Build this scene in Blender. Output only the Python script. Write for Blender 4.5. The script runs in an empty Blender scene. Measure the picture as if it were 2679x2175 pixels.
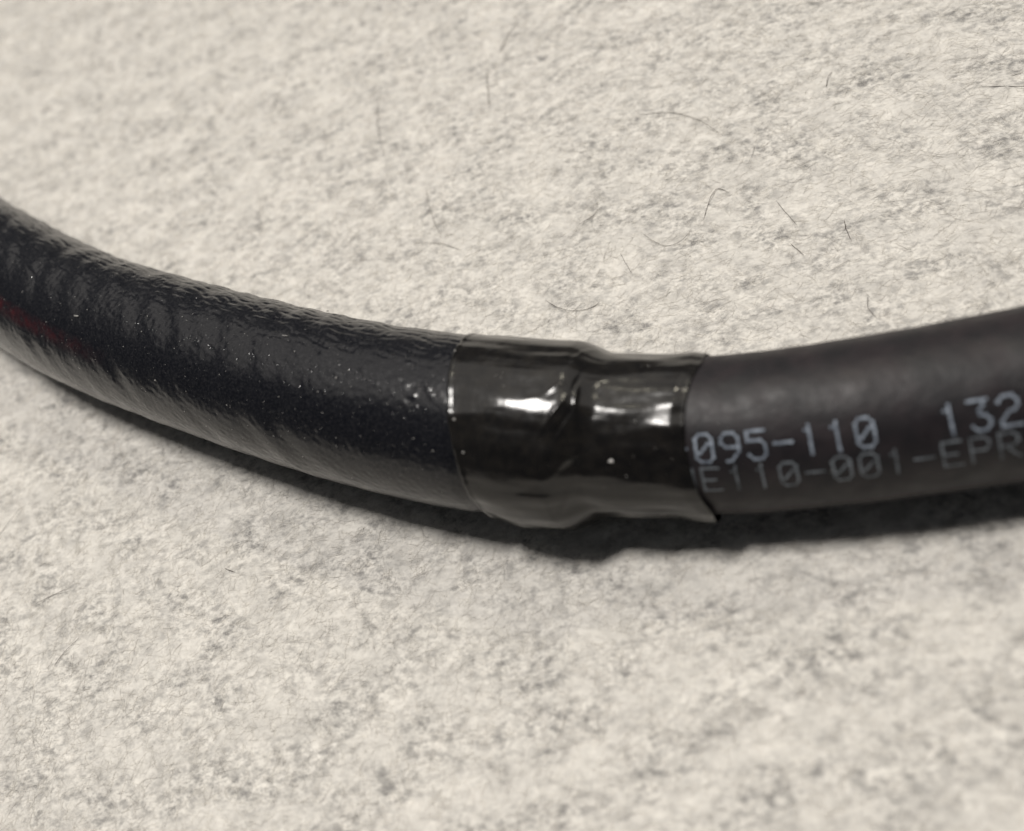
import bpy, math, random
import numpy as np
from mathutils import Matrix, Vector

# ------------------------------------------------------------------ camera
# 1 unit = 1 metre; the cable is about 10-12 mm thick, the phone camera about 6 cm above the felt
sc = bpy.context.scene
cam_d = bpy.data.cameras.new("camera")
cam = bpy.data.objects.new("camera", cam_d)
sc.collection.objects.link(cam)
cam.matrix_world = Matrix(((0.94476, 0.17511, 0.27708, 0.02120),
                           (0.00000, 0.84533, -0.53424, -0.04087),
                           (-0.32777, 0.50472, 0.79864, 0.06110),
                           (0, 0, 0, 1)))
cam_d.sensor_width = 36.0
cam_d.lens = 35.79
cam_d.clip_start = 0.002
cam_d.clip_end = 20.0
cam_d.dof.use_dof = True
cam_d.dof.focus_distance = 0.0765
cam_d.dof.aperture_fstop = 25.0
sc.camera = cam

# ------------------------------------------------------------------ world, lamps, exposure
w = bpy.data.worlds.new("World")
sc.world = w
w.use_nodes = True
bg = w.node_tree.nodes["Background"]
bg.inputs[0].default_value = (0.90, 0.94, 1.0, 1)
bg.inputs[1].default_value = 0.055


def area_lamp(name, loc, size, power, color, target=(0, 0, 0), shape='RECTANGLE', size_y=None):
    d = bpy.data.lights.new(name, 'AREA')
    d.shape = shape
    d.size = size
    if size_y:
        d.size_y = size_y
    d.energy = power
    d.color = color
    o = bpy.data.objects.new(name, d)
    sc.collection.objects.link(o)
    o.location = loc
    o.rotation_euler = (Vector(target) - Vector(loc)).to_track_quat('-Z', 'Y').to_euler()
    return o


# the room: a bright lamp nearly overhead, a second one further back, and the pale ceiling they light
area_lamp("room_lamp", (-0.089, 0.070, 0.55), 0.125, 2.72, (1.0, 0.962, 0.915), size_y=0.030)
area_lamp("room_lamp_back", (0.30, 1.25, 1.80), 0.08, 5.0, (1.0, 0.93, 0.74), size_y=0.08)
area_lamp("ceiling_glow", (0.1, 1.95, 2.3), 5.0, 44.0, (1.0, 0.945, 0.88), target=(0.1, 1.95, 0), size_y=3.9)

sc.view_settings.view_transform = 'Standard'
sc.view_settings.look = 'None'
sc.view_settings.gamma = 1.0
sc.view_settings.exposure = 0.0
sc.render.engine = 'CYCLES'
sc.cycles.use_denoising = True
sc.cycles.max_bounces = 6

rng = np.random.default_rng(11)
random.seed(11)
MM = 0.001


# ------------------------------------------------------------------ helpers
def mat(name):
    m = bpy.data.materials.new(name)
    m.use_nodes = True
    nt = m.node_tree
    return m, nt, nt.nodes["Principled BSDF"]


def node(nt, kind, **kw):
    n = nt.nodes.new(kind)
    for k, v in kw.items():
        if isinstance(k, str) and hasattr(n, k):
            setattr(n, k, v)
    return n


def ramp(nt, src, stops):
    r = nt.nodes.new("ShaderNodeValToRGB")
    el = r.color_ramp.elements
    while len(el) < len(stops):
        el.new(0.5)
    for e, (p, c) in zip(el, stops):
        e.position = p
        e.color = (c, c, c, 1) if not isinstance(c, tuple) else (*c, 1)
    nt.links.new(src, r.inputs[0])
    return r


def mesh_obj(name, verts, faces, material, parent=None, smooth=True):
    """verts (n,3) array, faces (m,k) array -> linked mesh object"""
    me = bpy.data.meshes.new(name)
    verts = np.asarray(verts, dtype=np.float32)
    faces = np.asarray(faces, dtype=np.int32)
    m, k = faces.shape
    me.vertices.add(len(verts))
    me.vertices.foreach_set("co", verts.ravel())
    me.loops.add(m * k)
    me.loops.foreach_set("vertex_index", faces.ravel())
    me.polygons.add(m)
    me.polygons.foreach_set("loop_start", np.arange(m, dtype=np.int32) * k)
    me.polygons.foreach_set("use_smooth", np.full(m, smooth, dtype=bool))
    me.update(calc_edges=True)
    me.validate()
    me.materials.append(material)
    o = bpy.data.objects.new(name, me)
    sc.collection.objects.link(o)
    if parent:
        o.parent = parent
    return o


def band_noise(ns, nv, ds, dv, amp):
    """random field on a periodic grid with the given spectrum, std 1"""
    ks = np.fft.fftfreq(ns, ds)[:, None]
    kv = np.fft.fftfreq(nv, dv)[None, :]
    f = np.fft.ifft2(np.fft.fft2(rng.standard_normal((ns, nv))) * amp(ks, kv)).real
    f -= f.mean()
    return f / f.std()


def smooth(a, b, x):
    t = np.clip((x - a) / (b - a), 0, 1)
    return t * t * (3 - 2 * t)


# ------------------------------------------------------------------ the run of the cable over the felt (mm)
CO = np.array([2.7866, -1.178, -5.9461, 2.4912, 11.4465, -13.2499, -4.2857])
DCO = np.polyder(CO)
_x = np.linspace(-41, 33.5, 1600)
_y = np.polyval(CO, _x / 40)
# beyond the frame the cable goes on in the direction it leaves
_xl = np.linspace(-80, -41, 240)[:-1]
_yl = np.polyval(CO, -41 / 40) + np.polyval(DCO, -41 / 40) / 40 * (_xl + 41) + 0.003 * (_xl + 41) ** 2
_xr = np.linspace(33.5, 90, 300)[1:]
_yr = np.polyval(CO, 33.5 / 40) + np.polyval(DCO, 33.5 / 40) / 40 * (_xr - 33.5) + 0.004 * (_xr - 33.5) ** 2
AX = np.concatenate([_xl, _x, _xr])
AY = np.concatenate([_yl, _y, _yr])
AS = np.concatenate([[0], np.cumsum(np.hypot(np.diff(AX), np.diff(AY)))])
AS -= np.interp(0, AX, AS)
_ang = np.unwrap(np.arctan2(np.gradient(AY), np.gradient(AX)))


def place(s, phi, r):
    """point at arc length s, angle phi (0 = top, + towards the near side), radius r, all in mm -> metres"""
    s = np.asarray(s, float)
    x = np.interp(s, AS, AX)
    y = np.interp(s, AS, AY)
    a = np.interp(s, AS, _ang)
    z = 6.0 - 0.95 * (0.45 * smooth(1, 18, s) + 0.55 * np.clip((s - 2) / 15, 0, 1))
    side = r * np.sin(phi)
    p = np.stack([x + np.sin(a) * side, y - np.cos(a) * side, z + r * np.cos(phi)], -1)
    return p * MM


def tube_mesh(name, S, PHI, R, material, parent, uv_r):
    """S, PHI, R are (ns, nv) grids; closed around phi"""
    ns, nv = R.shape
    v = place(S, PHI, R).reshape(-1, 3)
    i = np.arange(ns - 1)[:, None] * nv
    j = np.arange(nv)[None, :]
    j2 = (j + 1) % nv
    f = np.stack([i + j, i + nv + j, i + nv + j2, i + j2], -1).reshape(-1, 4)
    o = mesh_obj(name, v, f, material, parent)
    # surface coordinates in mm (along, around) for the materials
    at = o.data.attributes.new("surf", 'FLOAT_VECTOR', 'POINT')
    sc_ = np.stack([S, np.cos(PHI) * uv_r, np.sin(PHI) * uv_r], -1).reshape(-1, 3).astype(np.float32)
    at.data.foreach_set("vector", sc_.ravel())
    return o


# ------------------------------------------------------------------ materials
def surf(nt):
    a = nt.nodes.new("ShaderNodeAttribute")
    a.attribute_name = "surf"
    return a.outputs["Vector"]


def noise(nt, vec, scale, detail=3.0, rough=0.55, dist=0.0):
    n = nt.nodes.new("ShaderNodeTexNoise")
    n.inputs["Scale"].default_value = scale
    n.inputs["Detail"].default_value = detail
    n.inputs["Roughness"].default_value = rough
    n.inputs["Distortion"].default_value = dist
    nt.links.new(vec, n.inputs["Vector"])
    return n.outputs["Fac"]


def mixc(nt, fac, a, b):
    m = nt.nodes.new("ShaderNodeMix")
    m.data_type = 'RGBA'
    nt.links.new(fac, m.inputs[0])
    for sock, val in ((m.inputs[6], a), (m.inputs[7], b)):
        if isinstance(val, tuple):
            sock.default_value = (*val, 1)
        else:
            nt.links.new(val, sock)
    return m.outputs[2]


def bump(nt, h, strength, dist, prev=None):
    b = nt.nodes.new("ShaderNodeBump")
    b.inputs["Strength"].default_value = strength
    b.inputs["Distance"].default_value = dist
    nt.links.new(h, b.inputs["Height"])
    if prev is not None:
        nt.links.new(prev, b.inputs["Normal"])
    return b.outputs["Normal"]


def math_node(nt, op, a, b):
    m = nt.nodes.new("ShaderNodeMath")
    m.operation = op
    for s_, v_ in ((m.inputs[0], a), (m.inputs[1], b)):
        if isinstance(v_, (int, float)):
            s_.default_value = v_
        else:
            nt.links.new(v_, s_)
    return m.outputs[0]


# sleeve: dull-gloss black, rough skin, a ragged red tint along its left end
M_SLEEVE, nt, b = mat("sleeve_rubber")
sv = surf(nt)
dusty = ramp(nt, noise(nt, sv, 6.0, 6, 0.75), [(0.46, 0.0), (0.66, 1.0)]).outputs[0]
base = mixc(nt, dusty, (0.0035, 0.0040, 0.0065), (0.022, 0.022, 0.025))
sep = node(nt, "ShaderNodeSeparateXYZ")
nt.links.new(sv, sep.inputs[0])
# red tint: a band that runs along the near side (around = 4 mm) from s = -60 to s = -31, ragged
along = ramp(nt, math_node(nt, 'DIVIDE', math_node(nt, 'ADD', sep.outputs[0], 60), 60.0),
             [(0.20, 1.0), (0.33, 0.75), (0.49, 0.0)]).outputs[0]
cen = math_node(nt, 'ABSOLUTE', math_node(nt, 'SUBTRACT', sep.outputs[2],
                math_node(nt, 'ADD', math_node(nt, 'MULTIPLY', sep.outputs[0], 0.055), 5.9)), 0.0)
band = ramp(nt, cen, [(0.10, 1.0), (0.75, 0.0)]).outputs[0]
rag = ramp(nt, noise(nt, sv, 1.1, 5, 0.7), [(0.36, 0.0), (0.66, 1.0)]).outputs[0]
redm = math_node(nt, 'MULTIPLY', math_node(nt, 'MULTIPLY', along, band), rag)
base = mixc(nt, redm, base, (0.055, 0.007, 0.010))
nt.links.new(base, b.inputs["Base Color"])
nt.links.new(ramp(nt, noise(nt, sv, 2.2, 4, 0.6), [(0.3, 0.27), (0.75, 0.40)]).outputs[0], b.inputs["Roughness"])
n1 = bump(nt, noise(nt, sv, 3.0, 3, 0.6), 0.25, 0.00005)
n2 = bump(nt, noise(nt, sv, 14.0, 2, 0.5), 0.30, 0.00002, n1)
b.inputs["Specular IOR Level"].default_value = 0.16
b.inputs["Coat Weight"].default_value = 0.46
b.inputs["Coat Roughness"].default_value = 0.10
nt.links.new(n2, b.inputs["Normal"])


def warts(nt, vec, scale, share, size):
    """small sparse domes: height 0..1"""
    vo = nt.nodes.new("ShaderNodeTexVoronoi")
    vo.inputs["Scale"].default_value = scale
    nt.links.new(vec, vo.inputs["Vector"])
    dome = ramp(nt, vo.outputs["Distance"], [(0.0, 1.0), (size * .5, 0.72), (size, 0.0)]).outputs[0]
    pick = ramp(nt, vo.outputs["Color"], [(share, 0.0), (share + 0.01, 1.0)]).outputs[0]
    return math_node(nt, 'MULTIPLY', dome, pick)


n3 = bump(nt, warts(nt, sv, 3.2, 0.62, 0.34), 0.9, 0.00003, n2)
n4 = bump(nt, warts(nt, sv, 1.5, 0.84, 0.26), 1.0, 0.00005, n3)
nt.links.new(n4, b.inputs["Coat Normal"])

# collar: smooth glossy heat-shrink
M_COLLAR, nt, b = mat("collar_heat_shrink")
sv = surf(nt)
base = mixc(nt, ramp(nt, noise(nt, sv, 1.3, 5, 0.65), [(0.4, 0.0), (0.75, 1.0)]).outputs[0],
            (0.006, 0.0055, 0.0055), (0.016, 0.014, 0.012))
nt.links.new(base, b.inputs["Base Color"])
nt.links.new(ramp(nt, noise(nt, sv, 1.6, 4, 0.6), [(0.3, 0.15), (0.75, 0.27)]).outputs[0], b.inputs["Roughness"])
n1 = bump(nt, noise(nt, sv, 0.9, 2, 0.5), 0.25, 0.00012)
n2 = bump(nt, noise(nt, sv, 7.0, 3, 0.6), 0.07, 0.00003, n1)
nt.links.new(n2, b.inputs["Normal"])

# jacket: matt black rubber
M_JACKET, nt, b = mat("jacket_rubber")
sv = surf(nt)
base = mixc(nt, ramp(nt, noise(nt, sv, 0.55, 5, 0.6), [(0.35, 0.0), (0.7, 1.0)]).outputs[0],
            (0.0085, 0.0078, 0.0100), (0.021, 0.0155, 0.0180))
nt.links.new(base, b.inputs["Base Color"])
nt.links.new(ramp(nt, noise(nt, sv, 0.7, 4, 0.6), [(0.3, 0.42), (0.7, 0.60)]).outputs[0], b.inputs["Roughness"])
nt.links.new(bump(nt, noise(nt, sv, 9.0, 3, 0.6), 0.35, 0.00002, bump(nt, noise(nt, sv, 0.5, 4, 0.6), 0.5, 0.0002)), b.inputs["Normal"])
b.inputs["Specular IOR Level"].default_value = 0.36

# white marking ink, thin and a little worn
def ink(name, lo, hi):
    m, nt, b = mat(name)
    tc = node(nt, "ShaderNodeTexCoord")
    base = mixc(nt, ramp(nt, noise(nt, tc.outputs["Object"], 1800.0, 4, 0.7), [(0.34, 0.0), (0.62, 1.0)]).outputs[0], lo, hi)
    nt.links.new(base, b.inputs["Base Color"])
    b.inputs["Roughness"].default_value = 0.6
    return m


M_INK = ink("marking_ink", (0.10, 0.12, 0.155), (0.30, 0.345, 0.41))
M_INK_SHADED = ink("shaded_marking_ink", (0.05, 0.057, 0.066), (0.20, 0.225, 0.25))  # same ink; weaker light on the jacket's lower side put into its colour
M_DUST, nt, b = mat("pale_dust")
b.inputs["Base Color"].default_value = (0.36, 0.35, 0.335, 1)
b.inputs["Roughness"].default_value = 0.5

M_HAIR, nt, b = mat("dark_hair")
b.inputs["Base Color"].default_value = (0.07, 0.055, 0.047, 1)
b.inputs["Roughness"].default_value = 0.45

# felt: pale warm grey flecked with darker wool; the loose fibres carry the same flecks
def felt_coords(nt):
    tc = node(nt, "ShaderNodeTexCoord")
    mp = node(nt, "ShaderNodeMapping")
    mp.inputs["Rotation"].default_value = (0, 0, math.radians(-8))
    mp.inputs["Scale"].default_value = (0.8, 1.1, 0.6)
    nt.links.new(tc.outputs["Object"], mp.inputs[0])
    return mp.outputs[0]


def felt_colour(nt, ov):
    f1 = ramp(nt, noise(nt, ov, 1250.0, 4, 0.68, 0.0), [(0.445, 0.0), (0.62, 1.0)]).outputs[0]
    f2 = ramp(nt, noise(nt, ov, 3200.0, 3, 0.68, 0.0), [(0.46, 0.0), (0.67, 0.8)]).outputs[0]
    patch = ramp(nt, noise(nt, ov, 260.0, 4, 0.65), [(0.38, 0.22), (0.62, 1.0)]).outputs[0]
    cloud = ramp(nt, noise(nt, ov, 300.0, 5, 0.7), [(0.40, 0.0), (0.68, 0.36)]).outputs[0]
    fm = math_node(nt, 'MULTIPLY', math_node(nt, 'MAXIMUM', f1, f2), patch)
    pale = mixc(nt, noise(nt, ov, 1500.0, 4, 0.7), (0.56, 0.538, 0.500), (0.91, 0.877, 0.815))
    pale = mixc(nt, cloud, pale, (0.36, 0.35, 0.335))
    return mixc(nt, fm, pale, (0.26, 0.252, 0.243))


M_FELT, nt, b = mat("wool_felt")
ov = felt_coords(nt)
base = felt_colour(nt, ov)
nt.links.new(base, b.inputs["Base Color"])
b.inputs["Roughness"].default_value = 0.95
b.inputs["Specular IOR Level"].default_value = 0.15
b.inputs["Sheen Weight"].default_value = 0.15
nt.links.new(bump(nt, noise(nt, ov, 2600.0, 4, 0.65), 0.22, 0.00008), b.inputs["Normal"])

M_FIBRE, nt, b = mat("wool_fibre")
at = node(nt, "ShaderNodeAttribute")
at.attribute_name = "shade"
tint = ramp(nt, at.outputs["Fac"], [(0.0, (0.30, 0.30, 0.30)), (0.4, (0.92, 0.92, 0.92)), (1.0, (1.0, 1.0, 1.0))])
mm = node(nt, "ShaderNodeMix")
mm.data_type = 'RGBA'
mm.blend_type = 'MULTIPLY'
mm.inputs[0].default_value = 1.0
nt.links.new(mixc(nt, noise(nt, felt_coords(nt), 500.0, 2), (0.70, 0.675, 0.63), (0.88, 0.85, 0.80)), mm.inputs[6])
nt.links.new(tint.outputs[0], mm.inputs[7])
nt.links.new(mm.outputs[2], b.inputs["Base Color"])
b.inputs["Roughness"].default_value = 0.8
b.inputs["Specular IOR Level"].default_value = 0.15
tr = node(nt, "ShaderNodeBsdfTranslucent")
nt.links.new(mm.outputs[2], tr.inputs["Color"])
ms = node(nt, "ShaderNodeMixShader")
ms.inputs[0].default_value = 0.35
nt.links.new(b.outputs[0], ms.inputs[1])
nt.links.new(tr.outputs[0], ms.inputs[2])
nt.links.new(ms.outputs[0], nt.nodes["Material Output"].inputs["Surface"])


# ------------------------------------------------------------------ the felt
def axis_grid(lo, hi, step, far):
    core = np.arange(lo, hi + step / 2, step)
    g = step * 1.25 ** np.arange(1, 60)
    ext = np.cumsum(g)
    ext = ext[ext < far]
    return np.concatenate([(lo - ext)[::-1], core, hi + ext])


gx = axis_grid(-84, 52, 0.30, 260)
gy = axis_grid(-38, 92, 0.30, 260)
NX, NY = len(gx), len(gy)
h = (0.060 * band_noise(NX, NY, .3, .3, lambda a, c: np.exp(-(a * a + c * c) * 2.2 ** 2)) +
     0.032 * band_noise(NX, NY, .3, .3, lambda a, c: np.exp(-(a * a + c * c) * 0.85 ** 2)))
PX, PY = np.meshgrid(gx, gy, indexing='ij')
# the pile is pressed flat under the cable
near_ax = np.min(np.abs(PY[..., None] - np.interp(PX, AX, AY)[..., None]), -1)
h = h - 0.16 * np.exp(-(near_ax / 4.0) ** 2) - 0.05
v = np.stack([PX, PY, h], -1).reshape(-1, 3) * MM
i = np.arange(NX - 1)[:, None] * NY
j = np.arange(NY - 1)[None, :]
f = np.stack([i + j, i + NY + j, i + NY + j + 1, i + j + 1], -1).reshape(-1, 4)
felt = mesh_obj("felt_ground", v, f, M_FELT)
felt["kind"] = "structure"
felt["label"] = "pale grey flecked wool felt under the cable"


def felt_h(x, y):
    ix = np.clip(np.searchsorted(gx, x), 0, NX - 1)
    iy = np.clip(np.searchsorted(gy, y), 0, NY - 1)
    return h[ix, iy]


# loose wool fibres of the felt: thin three-sided strands, one mesh
def strands(n, lo_len, hi_len, rad, x0, y0, lift, curl):
    L = rng.uniform(lo_len, hi_len, n)
    a = rng.normal(0.1, 0.9, n) + np.where(rng.random(n) < .5, 0, math.pi)
    k = rng.normal(0, curl, n)
    seg = 4
    P = np.zeros((n, seg, 3))
    P[:, 0, 0], P[:, 0, 1] = x0, y0
    for q in range(1, seg):
        a2 = a + k * q / seg
        P[:, q, 0] = P[:, q - 1, 0] + np.cos(a2) * L / (seg - 1)
        P[:, q, 1] = P[:, q - 1, 1] + np.sin(a2) * L / (seg - 1)
    z = felt_h(P[..., 0].ravel(), P[..., 1].ravel()).reshape(n, seg)
    up = np.stack([np.full(n, -.04), rng.uniform(.0, lift, n), rng.uniform(.0, lift, n) * .8, rng.uniform(-.06, lift, n)], -1)
    P[..., 2] = z + up
    T = np.gradient(P, axis=1)
    T /= np.linalg.norm(T, axis=2, keepdims=True) + 1e-9
    N = np.cross(T, np.array([0, 0, 1.0]))
    N /= np.linalg.norm(N, axis=2, keepdims=True) + 1e-9
    B = np.cross(N, T)
    rr = rad * rng.uniform(.6, 1.3, n)[:, None] * np.array([.6, 1, 1, .35])[None, :]
    V = np.stack([P + rr[..., None] * (math.cos(t) * N + math.sin(t) * B) for t in (-math.pi / 2, math.pi / 6, math.pi * 5 / 6)], 2)
    base_i = np.arange(n)[:, None, None, None] * (seg * 3)
    qq = np.arange(seg - 1)[None, :, None, None]
    cc = np.arange(3)[None, None, :, None]
    F = np.concatenate([base_i + qq * 3 + cc, base_i + qq * 3 + (cc + 1) % 3,
                        base_i + (qq + 1) * 3 + (cc + 1) % 3, base_i + (qq + 1) * 3 + cc], -1).reshape(-1, 4)
    return V.reshape(-1, 3), F, seg * 3


NF = 70000
fx = rng.uniform(-80, 50, NF * 2)
fy = rng.uniform(-36, 90, NF * 2)
# keep what the photograph looks at: a wedge that widens away from the camera
keep = (fy < 34 + (42 - fx) * 0.50) & (fx > -42 - (fy + 28) * 0.36) & (fx < 32 + (fy + 31) * 0.26)
fx, fy = fx[keep][:NF], fy[keep][:NF]
NF = len(fx)
V, F, per = strands(NF, 0.8, 2.3, 0.0085, fx, fy, 0.07, 1.2)
fib = mesh_obj("felt_fibres", V * MM, F, M_FIBRE, smooth=False)
sh = np.where(rng.random(NF) < .10, rng.uniform(.1, .5, NF), rng.uniform(.4, 1.0, NF))
aa = fib.data.attributes.new("shade", 'FLOAT', 'POINT')
aa.data.foreach_set("value", np.repeat(sh, per).astype(np.float32))
fib["kind"] = "stuff"
fib["label"] = "fine loose wool fibres covering the pale grey felt"
fib["category"] = "wool fibres"

# ------------------------------------------------------------------ the cable
cable = bpy.data.objects.new("cable", None)
cable.location = (0, 0, 0)
cable.empty_display_size = 0.01
sc.collection.objects.link(cable)
cable["label"] = "thick black cable curving across pale felt, its rough sleeve ending in a shiny collar"
cable["category"] = "cable"

# sleeve, rough skinned, from beyond the left edge into the collar
R0 = 6.0
nv = 400
dv = 2 * math.pi * R0 / nv
S1 = np.arange(-72, 2.0, 0.11)
ns = len(S1)
PH = np.linspace(0, 2 * math.pi, nv, endpoint=False)
S, PHI = np.meshgrid(S1, PH, indexing='ij')


def blob(k0s, k0v, sg):
    return lambda a, c: (np.exp(-((a - k0s) ** 2 + (c - k0v) ** 2) / (2 * sg * sg)) +
                         np.exp(-((a + k0s) ** 2 + (c + k0v) ** 2) / (2 * sg * sg)))


w1 = band_noise(ns, nv, .11, dv, blob(-.36, .30, .13))
w2 = band_noise(ns, nv, .11, dv, blob(-.62, .80, .35))
w3 = band_noise(ns, nv, .11, dv, lambda a, c: np.exp(-(np.hypot(a, c) - 1.5) ** 2 / (2 * .45 ** 2)))
calm = 1 - 0.55 * smooth(-14, -3, S)
w0 = band_noise(ns, nv, .11, dv, blob(-.22, .12, .13))
wr = band_noise(ns, nv, .11, dv, blob(-.30, .50, .22))
wr = 0.6 - np.abs(wr)
wr = np.where(wr > 0, wr, wr * .3)
back_side = 0.42 + 0.58 * smooth(math.radians(5), math.radians(-25), np.where(PHI > math.pi, PHI - 2 * math.pi, PHI))
R = R0 + calm * back_side * (0.036 * w0 + 0.012 * w1 + 0.002 * w2 + 0.018 * wr) + 0.0052 * w3 * (0.5 + 0.5 * np.clip(np.abs(w2), 0, 2))
# finer lengthwise cracks over the back of the sleeve
wc = band_noise(ns, nv, .11, dv, blob(-.22, 1.25, .40))
wc = np.where(wc > -0.3, 0.15 * wc, wc + 0.255)
off = np.abs((PHI + math.radians(38) + math.pi) % (2 * math.pi) - math.pi)
R = R + 0.030 * wc * smooth(math.radians(62), math.radians(20), off) * (0.45 + 0.55 * calm)
# a few larger blisters where the skin runs into the collar
for (sp, pd, ls, lp, am) in ((-3.7, 5, .45, .22, .060), (-3.0, 8, .30, .22, .055), (-1.3, 9, .22, .25, .060), (-0.9, 13, .25, .18, .050),
                             (-3.5, -7, .30, .16, .045), (-6.6, 3, .30, .22, .040), (-2.2, 15, .35, .25, .045), (-5.2, 11, .25, .20, .040),
                             (-1.6, -4, .20, .18, .045), (-8.6, 8, .30, .20, .035), (-10.4, -3, .22, .20, .035), (-13.0, 6, .25, .20, .03)):
    c = ((PHI - math.radians(pd) + math.pi) % (2 * math.pi) - math.pi) * R0
    R = R + am * np.exp(-((S - sp) / ls) ** 2 - (c / lp) ** 2)
R = R - 0.25 * smooth(0.2, 1.8, S)
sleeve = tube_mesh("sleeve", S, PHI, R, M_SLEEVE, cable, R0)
sleeve["label"] = "rough wrinkled black rubber sleeve on the left"

# jacket, smooth, from inside the collar out past the right edge
S1 = np.concatenate([np.arange(6, 36, 0.25), np.arange(36, 84, 1.0)])
nv = 160
PH = np.linspace(0, 2 * math.pi, nv, endpoint=False)
S, PHI = np.meshgrid(S1, PH, indexing='ij')
w1 = band_noise(len(S1), nv, .25, 2 * math.pi * 5 / nv, lambda a, c: np.exp(-(a * a + c * c) * 3.0 ** 2))
RJ = 5.0
R = RJ + 0.012 * w1
jacket = tube_mesh("jacket", S, PHI, R, M_JACKET, cable, RJ)
jacket["label"] = "smooth matt black jacket with white print on the right"

# collar: heat-shrunk over the sleeve's end on the left and down to the jacket on the right
nu, nv = 420, 360
PH = np.linspace(0, 2 * math.pi, nv, endpoint=False)
U = np.linspace(0, 1, nu)
s_left = 0.10 + 1.55 * np.sin(PH - math.radians(8))
s_right = 14.67 + 1.7 * (1 - np.cos(np.clip((PH - math.radians(30) + math.pi) % (2 * math.pi) - math.pi, -1.08, 1.08)))
S = s_left[None, :] + (s_right - s_left)[None, :] * U[:, None]
PHI = np.repeat(PH[None, :], nu, 0)
near = 0.5 + 0.5 * np.cos(PHI - math.radians(125))       # the side that bulges down and towards the camera
step_at = 7.6 + 0.9 * (1 - near) + 0.25 * np.sin(3 * PHI + 1)
R = 6.07 + 0.40 * near * smooth(0.9, 3.9, S) * (1 - 0.25 * smooth(4, 7, S))
low = 5.36 - 0.10 * smooth(9.5, 14, S)
R = R + (low - R) * smooth(step_at - 1.25, step_at + 1.15, S)
du, dw = 15.0 / nu, 2 * math.pi * 5.8 / nv
cw = band_noise(nu, nv, du, dw, lambda a, c: np.exp(-((a * 5.0) ** 2 + (c * 1.5) ** 2)))
cw2 = band_noise(nu, nv, du, dw, lambda a, c: np.exp(-((a * 6.0) ** 2 + (c * .42) ** 2)))
R = R + 0.036 * cw + 0.0035 * cw2
# little pleats where it shrinks over the sleeve's end
for (sp, pd, tilt, ln, wd, am) in ((7.35, 17, .55, 1.3, .16, .11), (7.75, 24, .5, 1.0, .13, -.08), (8.45, 9, -.05, .9, .15, .10),
                                   (8.3, -2, .2, .7, .14, -.07), (7.3, 1, .9, .7, .14, .07), (9.3, -8, 1.3, .6, .15, .06),
                                   (7.7, 48, .8, 1.0, .2, .06), (8.5, 40, -.3, .8, .17, .06), (8.0, -30, .3, 1.2, .18, .07),
                                   (7.4, 78, .4, 1.0, .22, .05), (8.4, 66, .1, .9, .2, -.04), (5.9, 10, 1.4, .6, .2, .04)):
    a = S - sp
    c = ((PHI - math.radians(pd) + math.pi) % (2 * math.pi) - math.pi) * 5.8
    # tilt is measured from the direction around the tube towards -s
    l = c * math.cos(tilt) - a * math.sin(tilt)
    m_ = c * math.sin(tilt) + a * math.cos(tilt)
    R = R + am * np.exp(-(l / ln) ** 2 - (m_ / wd) ** 2)
# thin raised rim at the left, the sleeve's weave showing through faintly
R = R + 0.05 * np.exp(-((S - s_left[None, :] - 0.15) / 0.16) ** 2)
# the free end stands off the jacket below
flare = np.exp(-((((PHI - math.radians(102) + math.pi) % (2 * math.pi) - math.pi) / math.radians(24)) ** 2))
R = R + (0.04 + 0.25 * flare) * smooth(2.6, 0.0, s_right[None, :] - S)
R = R - 0.11 * (1 - flare) * smooth(0.8, 0.0, s_right[None, :] - S)
Ro = R
# the free edge is rounded over and returns inside as the wall's inner face
back = 14
Sx, Px, Rx = [], [], []
wall = 0.11
for q in range(1, 8):
    t = q / 7 * math.pi
    Sx.append(s_right + 0.06 * math.sin(t)); Rx.append(Ro[-1] - wall / 2 * (1 - math.cos(t)))
for q in range(1, back):
    Sx.append(s_right - 3.0 * q / back); Rx.append(np.maximum(Ro[-1] - wall - (Ro[-1] - wall - 5.03) * min(1, q / back * 1.1), 5.03))
# the left edge turns down onto the sleeve
Sl, Rl = [], []
for q in (3, 2, 1):
    Sl.append(s_left - 0.05 * (4 - q) * 0 - 0.04 * (4 - q)); Rl.append(Ro[0] - 0.09 * (4 - q))
Sl, Rl = Sl[::-1], Rl[::-1]
S = np.concatenate([np.array(Sl), S, np.array(Sx)])
R = np.concatenate([np.array(Rl), Ro, np.array(Rx)])
PHI = np.repeat(PH[None, :], len(S), 0)
collar = tube_mesh("collar", S, PHI, R, M_COLLAR, cable, 5.8)
collar["label"] = "shiny black heat shrink collar stepping down from sleeve to jacket"

# ------------------------------------------------------------------ printing on the jacket: dot-matrix strokes
G = {
    '0': ["01110", "10001", "10011", "10101", "11001", "10001", "01110"],
    '1': ["00100", "01100", "00100", "00100", "00100", "00100", "00100"],
    '2': ["01110", "10001", "00001", "00110", "01000", "10000", "11111"],
    '3': ["11111", "00010", "00100", "00110", "00001", "10001", "01110"],
    '4': ["00010", "00110", "01010", "10010", "11111", "00010", "00010"],
    '5': ["11111", "10000", "11110", "00001", "00001", "10001", "01110"],
    '9': ["01110", "10001", "10001", "01111", "00001", "00010", "01100"],
    '-': ["00000", "00000", "00000", "11111", "00000", "00000", "00000"],
    'E': ["11111", "10000", "10000", "11110", "10000", "10000", "11111"],
    'P': ["11110", "10001", "10001", "11110", "10000", "10000", "10000"],
    'R': ["11110", "10001", "10001", "11110", "10100", "10010", "10001"],
    'N': ["10001", "11001", "10101", "10011", "10001", "10001", "10001"],
    ' ': ["00000"] * 7,
}


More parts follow.
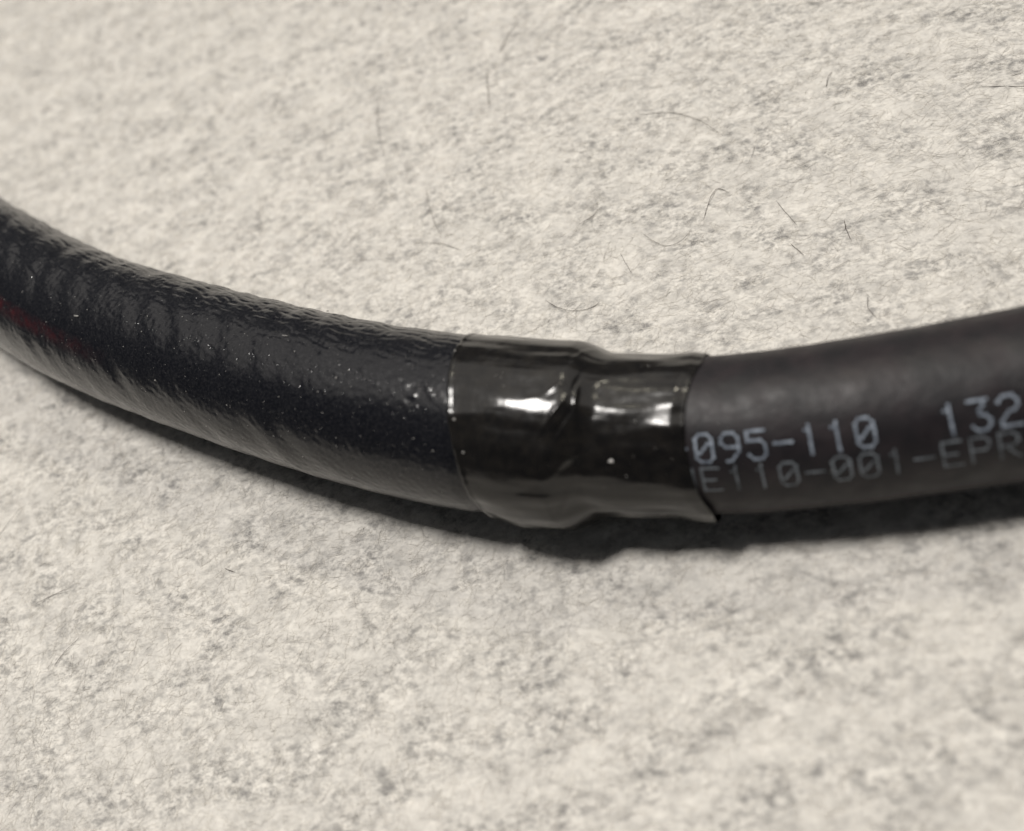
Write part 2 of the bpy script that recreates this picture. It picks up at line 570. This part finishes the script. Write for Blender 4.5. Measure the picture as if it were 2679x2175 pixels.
def print_line(text, s0, pitch, phi_c, row_mm, col_mm, dot, label, m):
    vs, fs = [], []
    nseg = 10
    for ci, ch in enumerate(text):
        cxs = s0 + pitch * ci
        g = G[ch]
        on = [(c, r_) for r_ in range(7) for c in range(5) if g[r_][c] == '1']
        jit = {p: (random.gauss(0, .012), random.gauss(0, .012)) for p in on}
        dots = []
        for (c, r_) in on:
            dots.append((c + jit[(c, r_)][0] * 3, r_ + jit[(c, r_)][1] * 3, random.uniform(.9, 1.1)))
            for dc, dr in ((1, 0), (0, 1), (1, 1), (-1, 1)):
                n2_ = (c + dc, r_ + dr)
                if n2_ in jit:
                    if dc and dr and ((c + dc, r_) in jit or (c, r_ + dr) in jit):
                        continue
                    for t in (.33, .67):
                        dots.append((c + dc * t, r_ + dr * t, random.uniform(.62, .84)))
        for (c, r_, k) in dots:
            s_ = cxs + (c - 2) * col_mm + (r_ - 3) * 0.010
            y_ = (r_ - 3) * row_mm
            i0 = len(vs)
            vs.append((s_, y_, 0.018))
            for q in range(nseg):
                t = 2 * math.pi * q / nseg
                rad = dot * k * random.uniform(.82, 1.12)
                vs.append((s_ + rad * math.cos(t), y_ + rad * math.sin(t), 0.016))
            for q in range(nseg):
                fs.append((i0, i0 + 1 + q, i0 + 1 + (q + 1) % nseg))
    vs = np.array(vs)
    vs[:, 2] += np.arange(len(vs)) // (nseg + 1) % 7 * 0.0006 + 0.016
    pts = place(vs[:, 0], phi_c + vs[:, 1] / RJ, RJ + vs[:, 2])
    fs = np.array(fs)[:, [0, 2, 1]]
    o = mesh_obj("printed_line", pts, fs, m, jacket)
    o["label"] = label
    return o


print_line("-095-110  132", 15.75 - 1.45, 1.45, math.radians(38.5), 0.272, 0.232, 0.102,
           "upper printed line 095-110 132", M_INK)
print_line("NE110-001-EPR", 14.52, 1.413, math.radians(61.3), 0.258, 0.228, 0.090,
           "fainter lower printed line NE110-001-EPR", M_INK_SHADED)


# ------------------------------------------------------------------ dust and lint on the sleeve and collar
def dust(n, s_lo, s_hi, r0, parent, size):
    vs, fs = [], []
    tet = np.array([(1, 1, 1), (1, -1, -1), (-1, 1, -1), (-1, -1, 1)], float) / 1.7
    for _ in range(n):
        s_ = random.uniform(s_lo, s_hi)
        ph = math.radians(random.gauss(32, 38))
        r_ = r0 + 0.03 + random.uniform(-.03, .05)
        q = size * math.exp(random.gauss(0, .65))
        el = 1.0
        if random.random() < .16:
            el = random.uniform(3, 9)
            q *= .5
        t = random.uniform(0, math.pi)
        ca, sa = math.cos(t), math.sin(t)
        k = len(vs)
        for (a, b_, c_) in tet:
            a, b_ = a * el + random.uniform(-.2, .2), b_ + random.uniform(-.2, .2)
            ss = s_ + q * (a * ca - b_ * sa)
            yy = q * (a * sa + b_ * ca)
            vs.append(place(ss, ph + yy / r0, r_ + q * c_ * .6))
        fs += [(k, k + 1, k + 2), (k, k + 3, k + 1), (k, k + 2, k + 3), (k + 1, k + 3, k + 2)]
    o = mesh_obj("dust", np.array(vs), np.array(fs), M_DUST, parent, smooth=False)
    o["kind"] = "stuff"
    return o


dust(750, -55, 0.0, 6.03, sleeve, 0.020)
dust(90, 1.0, 7.0, 6.13, collar, 0.020)
dust(60, 9.5, 14.3, 5.34, collar, 0.018)
dust(40, 16, 33, 5.0, jacket, 0.014)

# ------------------------------------------------------------------ hairs lying on the felt
HAIRS = [
    ([(0.77, 46.41), (0.09, 45.18), (-0.67, 43.81), (-1.29, 42.12)], "short blurred dark hair leaning right, highest of all on the felt", .040),
    ([(-2.46, 40.24), (-2.51, 38.43), (-2.32, 36.04), (-2.22, 34.05)], "blurred upright dark hair just below the highest one", .034),
    ([(-14.09, 41.09), (-14.16, 38.76), (-13.81, 35.43), (-13.21, 32.79), (-12.68, 31.06)], "long thin upright hair, gently bowed, farthest left behind the sleeve", .022),
    ([(-8.27, 26.27), (-8.04, 24.58), (-7.37, 22.05), (-6.5, 19.68)], "thin faint steep hair just above the arched dark one behind the sleeve", .020),
    ([(-9.56, 19.83), (-7.72, 19.42), (-6.18, 18.83), (-4.48, 17.64)], "darker arched hair lying level behind the end of the sleeve", .030),
    ([(-15.68, 19.63), (-13.24, 18.98), (-10.73, 18.48)], "pale straight level hair closest behind the sleeve", .018),
    ([(7.91, 18.75), (7.06, 17.95), (5.92, 17.28)], "short dark slanting hair behind the collar, rising to the right", .034),
    ([(11.33, 28.37), (12.83, 28.23), (14.3, 27.82), (15.52, 26.99), (16.82, 25.71), (18.37, 23.49)], "long arching hair that curves down to the right, upper middle of the felt", .028),
    ([(15.92, 14.79), (16.29, 15.78), (16.76, 17.11), (17.23, 17.83), (17.62, 17.75), (18.2, 17.02)], "dark hooked hair bent over at its top behind the jacket", .034),
    ([(10.98, 15.0), (11.77, 13.91), (12.82, 12.96), (13.86, 13.09), (14.57, 13.56), (15.02, 14.22)], "U-shaped thin hair just left of the hooked hair", .022),
    ([(21.54, 15.17), (22.09, 13.68), (22.75, 12.19)], "thin hair slanting down right, just right of the hooked hair", .022),
    ([(26.08, 11.67), (26.05, 10.69), (26.23, 9.67)], "short dark upright hair rightmost of those close behind the jacket", .032),
    ([(22.02, 10.61), (22.42, 9.89), (22.84, 9.21)], "very short slanting hair below the thin slanting one behind the jacket", .028),
    ([(37.56, 21.96), (39.16, 21.29), (40.59, 20.6), (41.73, 19.85)], "level dark hair running out of the picture at the right edge", .030),
    ([(27.8, 27.63), (27.39, 26.81), (27.1, 25.91)], "short blurred leaning hair by itself high on the right", .030),
    ([(19.97, 19.46), (20.5, 20.57), (20.76, 21.44)], "faint short hair above and right of the hooked hair", .018),
    ([(2.89, 10.16), (3.75, 9.32), (4.62, 8.79), (5.48, 8.53), (6.47, 8.46), (7.12, 8.63), (7.35, 9.06)], "cup-shaped curved hair lying closest behind the collar", .028),
    ([(9.16, 13.39), (9.47, 12.35), (10.02, 10.87)], "thin steep hair between the U-shaped hair and the cup-shaped one", .022),
    ([(-47.21, -2.89), (-46.3, -1.43), (-45.59, -0.43), (-44.89, 0.08)], "slanting hair at the left edge, nearest below the sleeve", .028),
    ([(-41.2, -9.82), (-40.03, -9.32), (-38.81, -8.95), (-37.82, -8.76)], "dark curved hair rising right, lower left felt near the edge", .032),
    ([(-23.3, -9.09), (-22.83, -9.32), (-22.32, -9.51)], "tiny straight dark hair alone on the felt below the sleeve", .032),
    ([(-37.39, -15.1), (-36.59, -14.12), (-35.59, -13.07)], "thin slanting hair lowest on the felt at the left", .024),
    ([(-22.71, -7.19), (-21.98, -6.92), (-21.17, -7.11)], "tiny arched hair just above the tiny straight one below the sleeve", .020),
    ([(26.49, 4.53), (26.29, 3.32), (26.5, 2.77), (26.72, 2.31)], "thin kinked hair touching the top side of the jacket near the right edge", .018),
]


def hair(pts, label, rad):
    p = np.array(pts)
    t = np.concatenate([[0], np.cumsum(np.hypot(*np.diff(p, axis=0).T))])
    tt = np.linspace(0, t[-1], 26)
    # smooth curve through the points
    q = np.stack([np.interp(tt, t, p[:, 0]), np.interp(tt, t, p[:, 1])], -1)
    for _ in range(5):
        q[1:-1] = 0.25 * q[:-2] + 0.5 * q[1:-1] + 0.25 * q[2:]
    q += np.cumsum(rng.normal(0, .012, q.shape), 0) * 0.6
    u = np.linspace(0, 1, len(q))
    z = 0.11 + 0.04 * np.sin(u * math.pi * 2 + rng.uniform(0, 6)) + felt_h(q[:, 0], q[:, 1]).mean() * .3
    P = np.column_stack([q, z])
    T = np.gradient(P, axis=0)
    T /= np.linalg.norm(T, axis=1, keepdims=True)
    N = np.cross(T, [0, 0, 1.0])
    N /= np.linalg.norm(N, axis=1, keepdims=True)
    B = np.cross(N, T)
    rr = 0.68 * rad * np.clip(np.minimum(u, 1 - u) * 6 + .25, 0, 1)
    k = 6
    V = np.concatenate([P + rr[:, None] * (math.cos(a) * N + math.sin(a) * B) for a in np.arange(k) * 2 * math.pi / k]).reshape(k, -1, 3).transpose(1, 0, 2).reshape(-1, 3)
    c = V.mean(0)
    F = [(i * k + j, i * k + (j + 1) % k, (i + 1) * k + (j + 1) % k, (i + 1) * k + j) for i in range(len(q) - 1) for j in range(k)]
    o = mesh_obj("hair", (V - c) * MM, F, M_HAIR)
    o.location = c * MM
    o["label"] = label
    o["category"] = "hair"
    o["group"] = "stray hairs on the felt"


for h_ in HAIRS:
    hair(*h_)
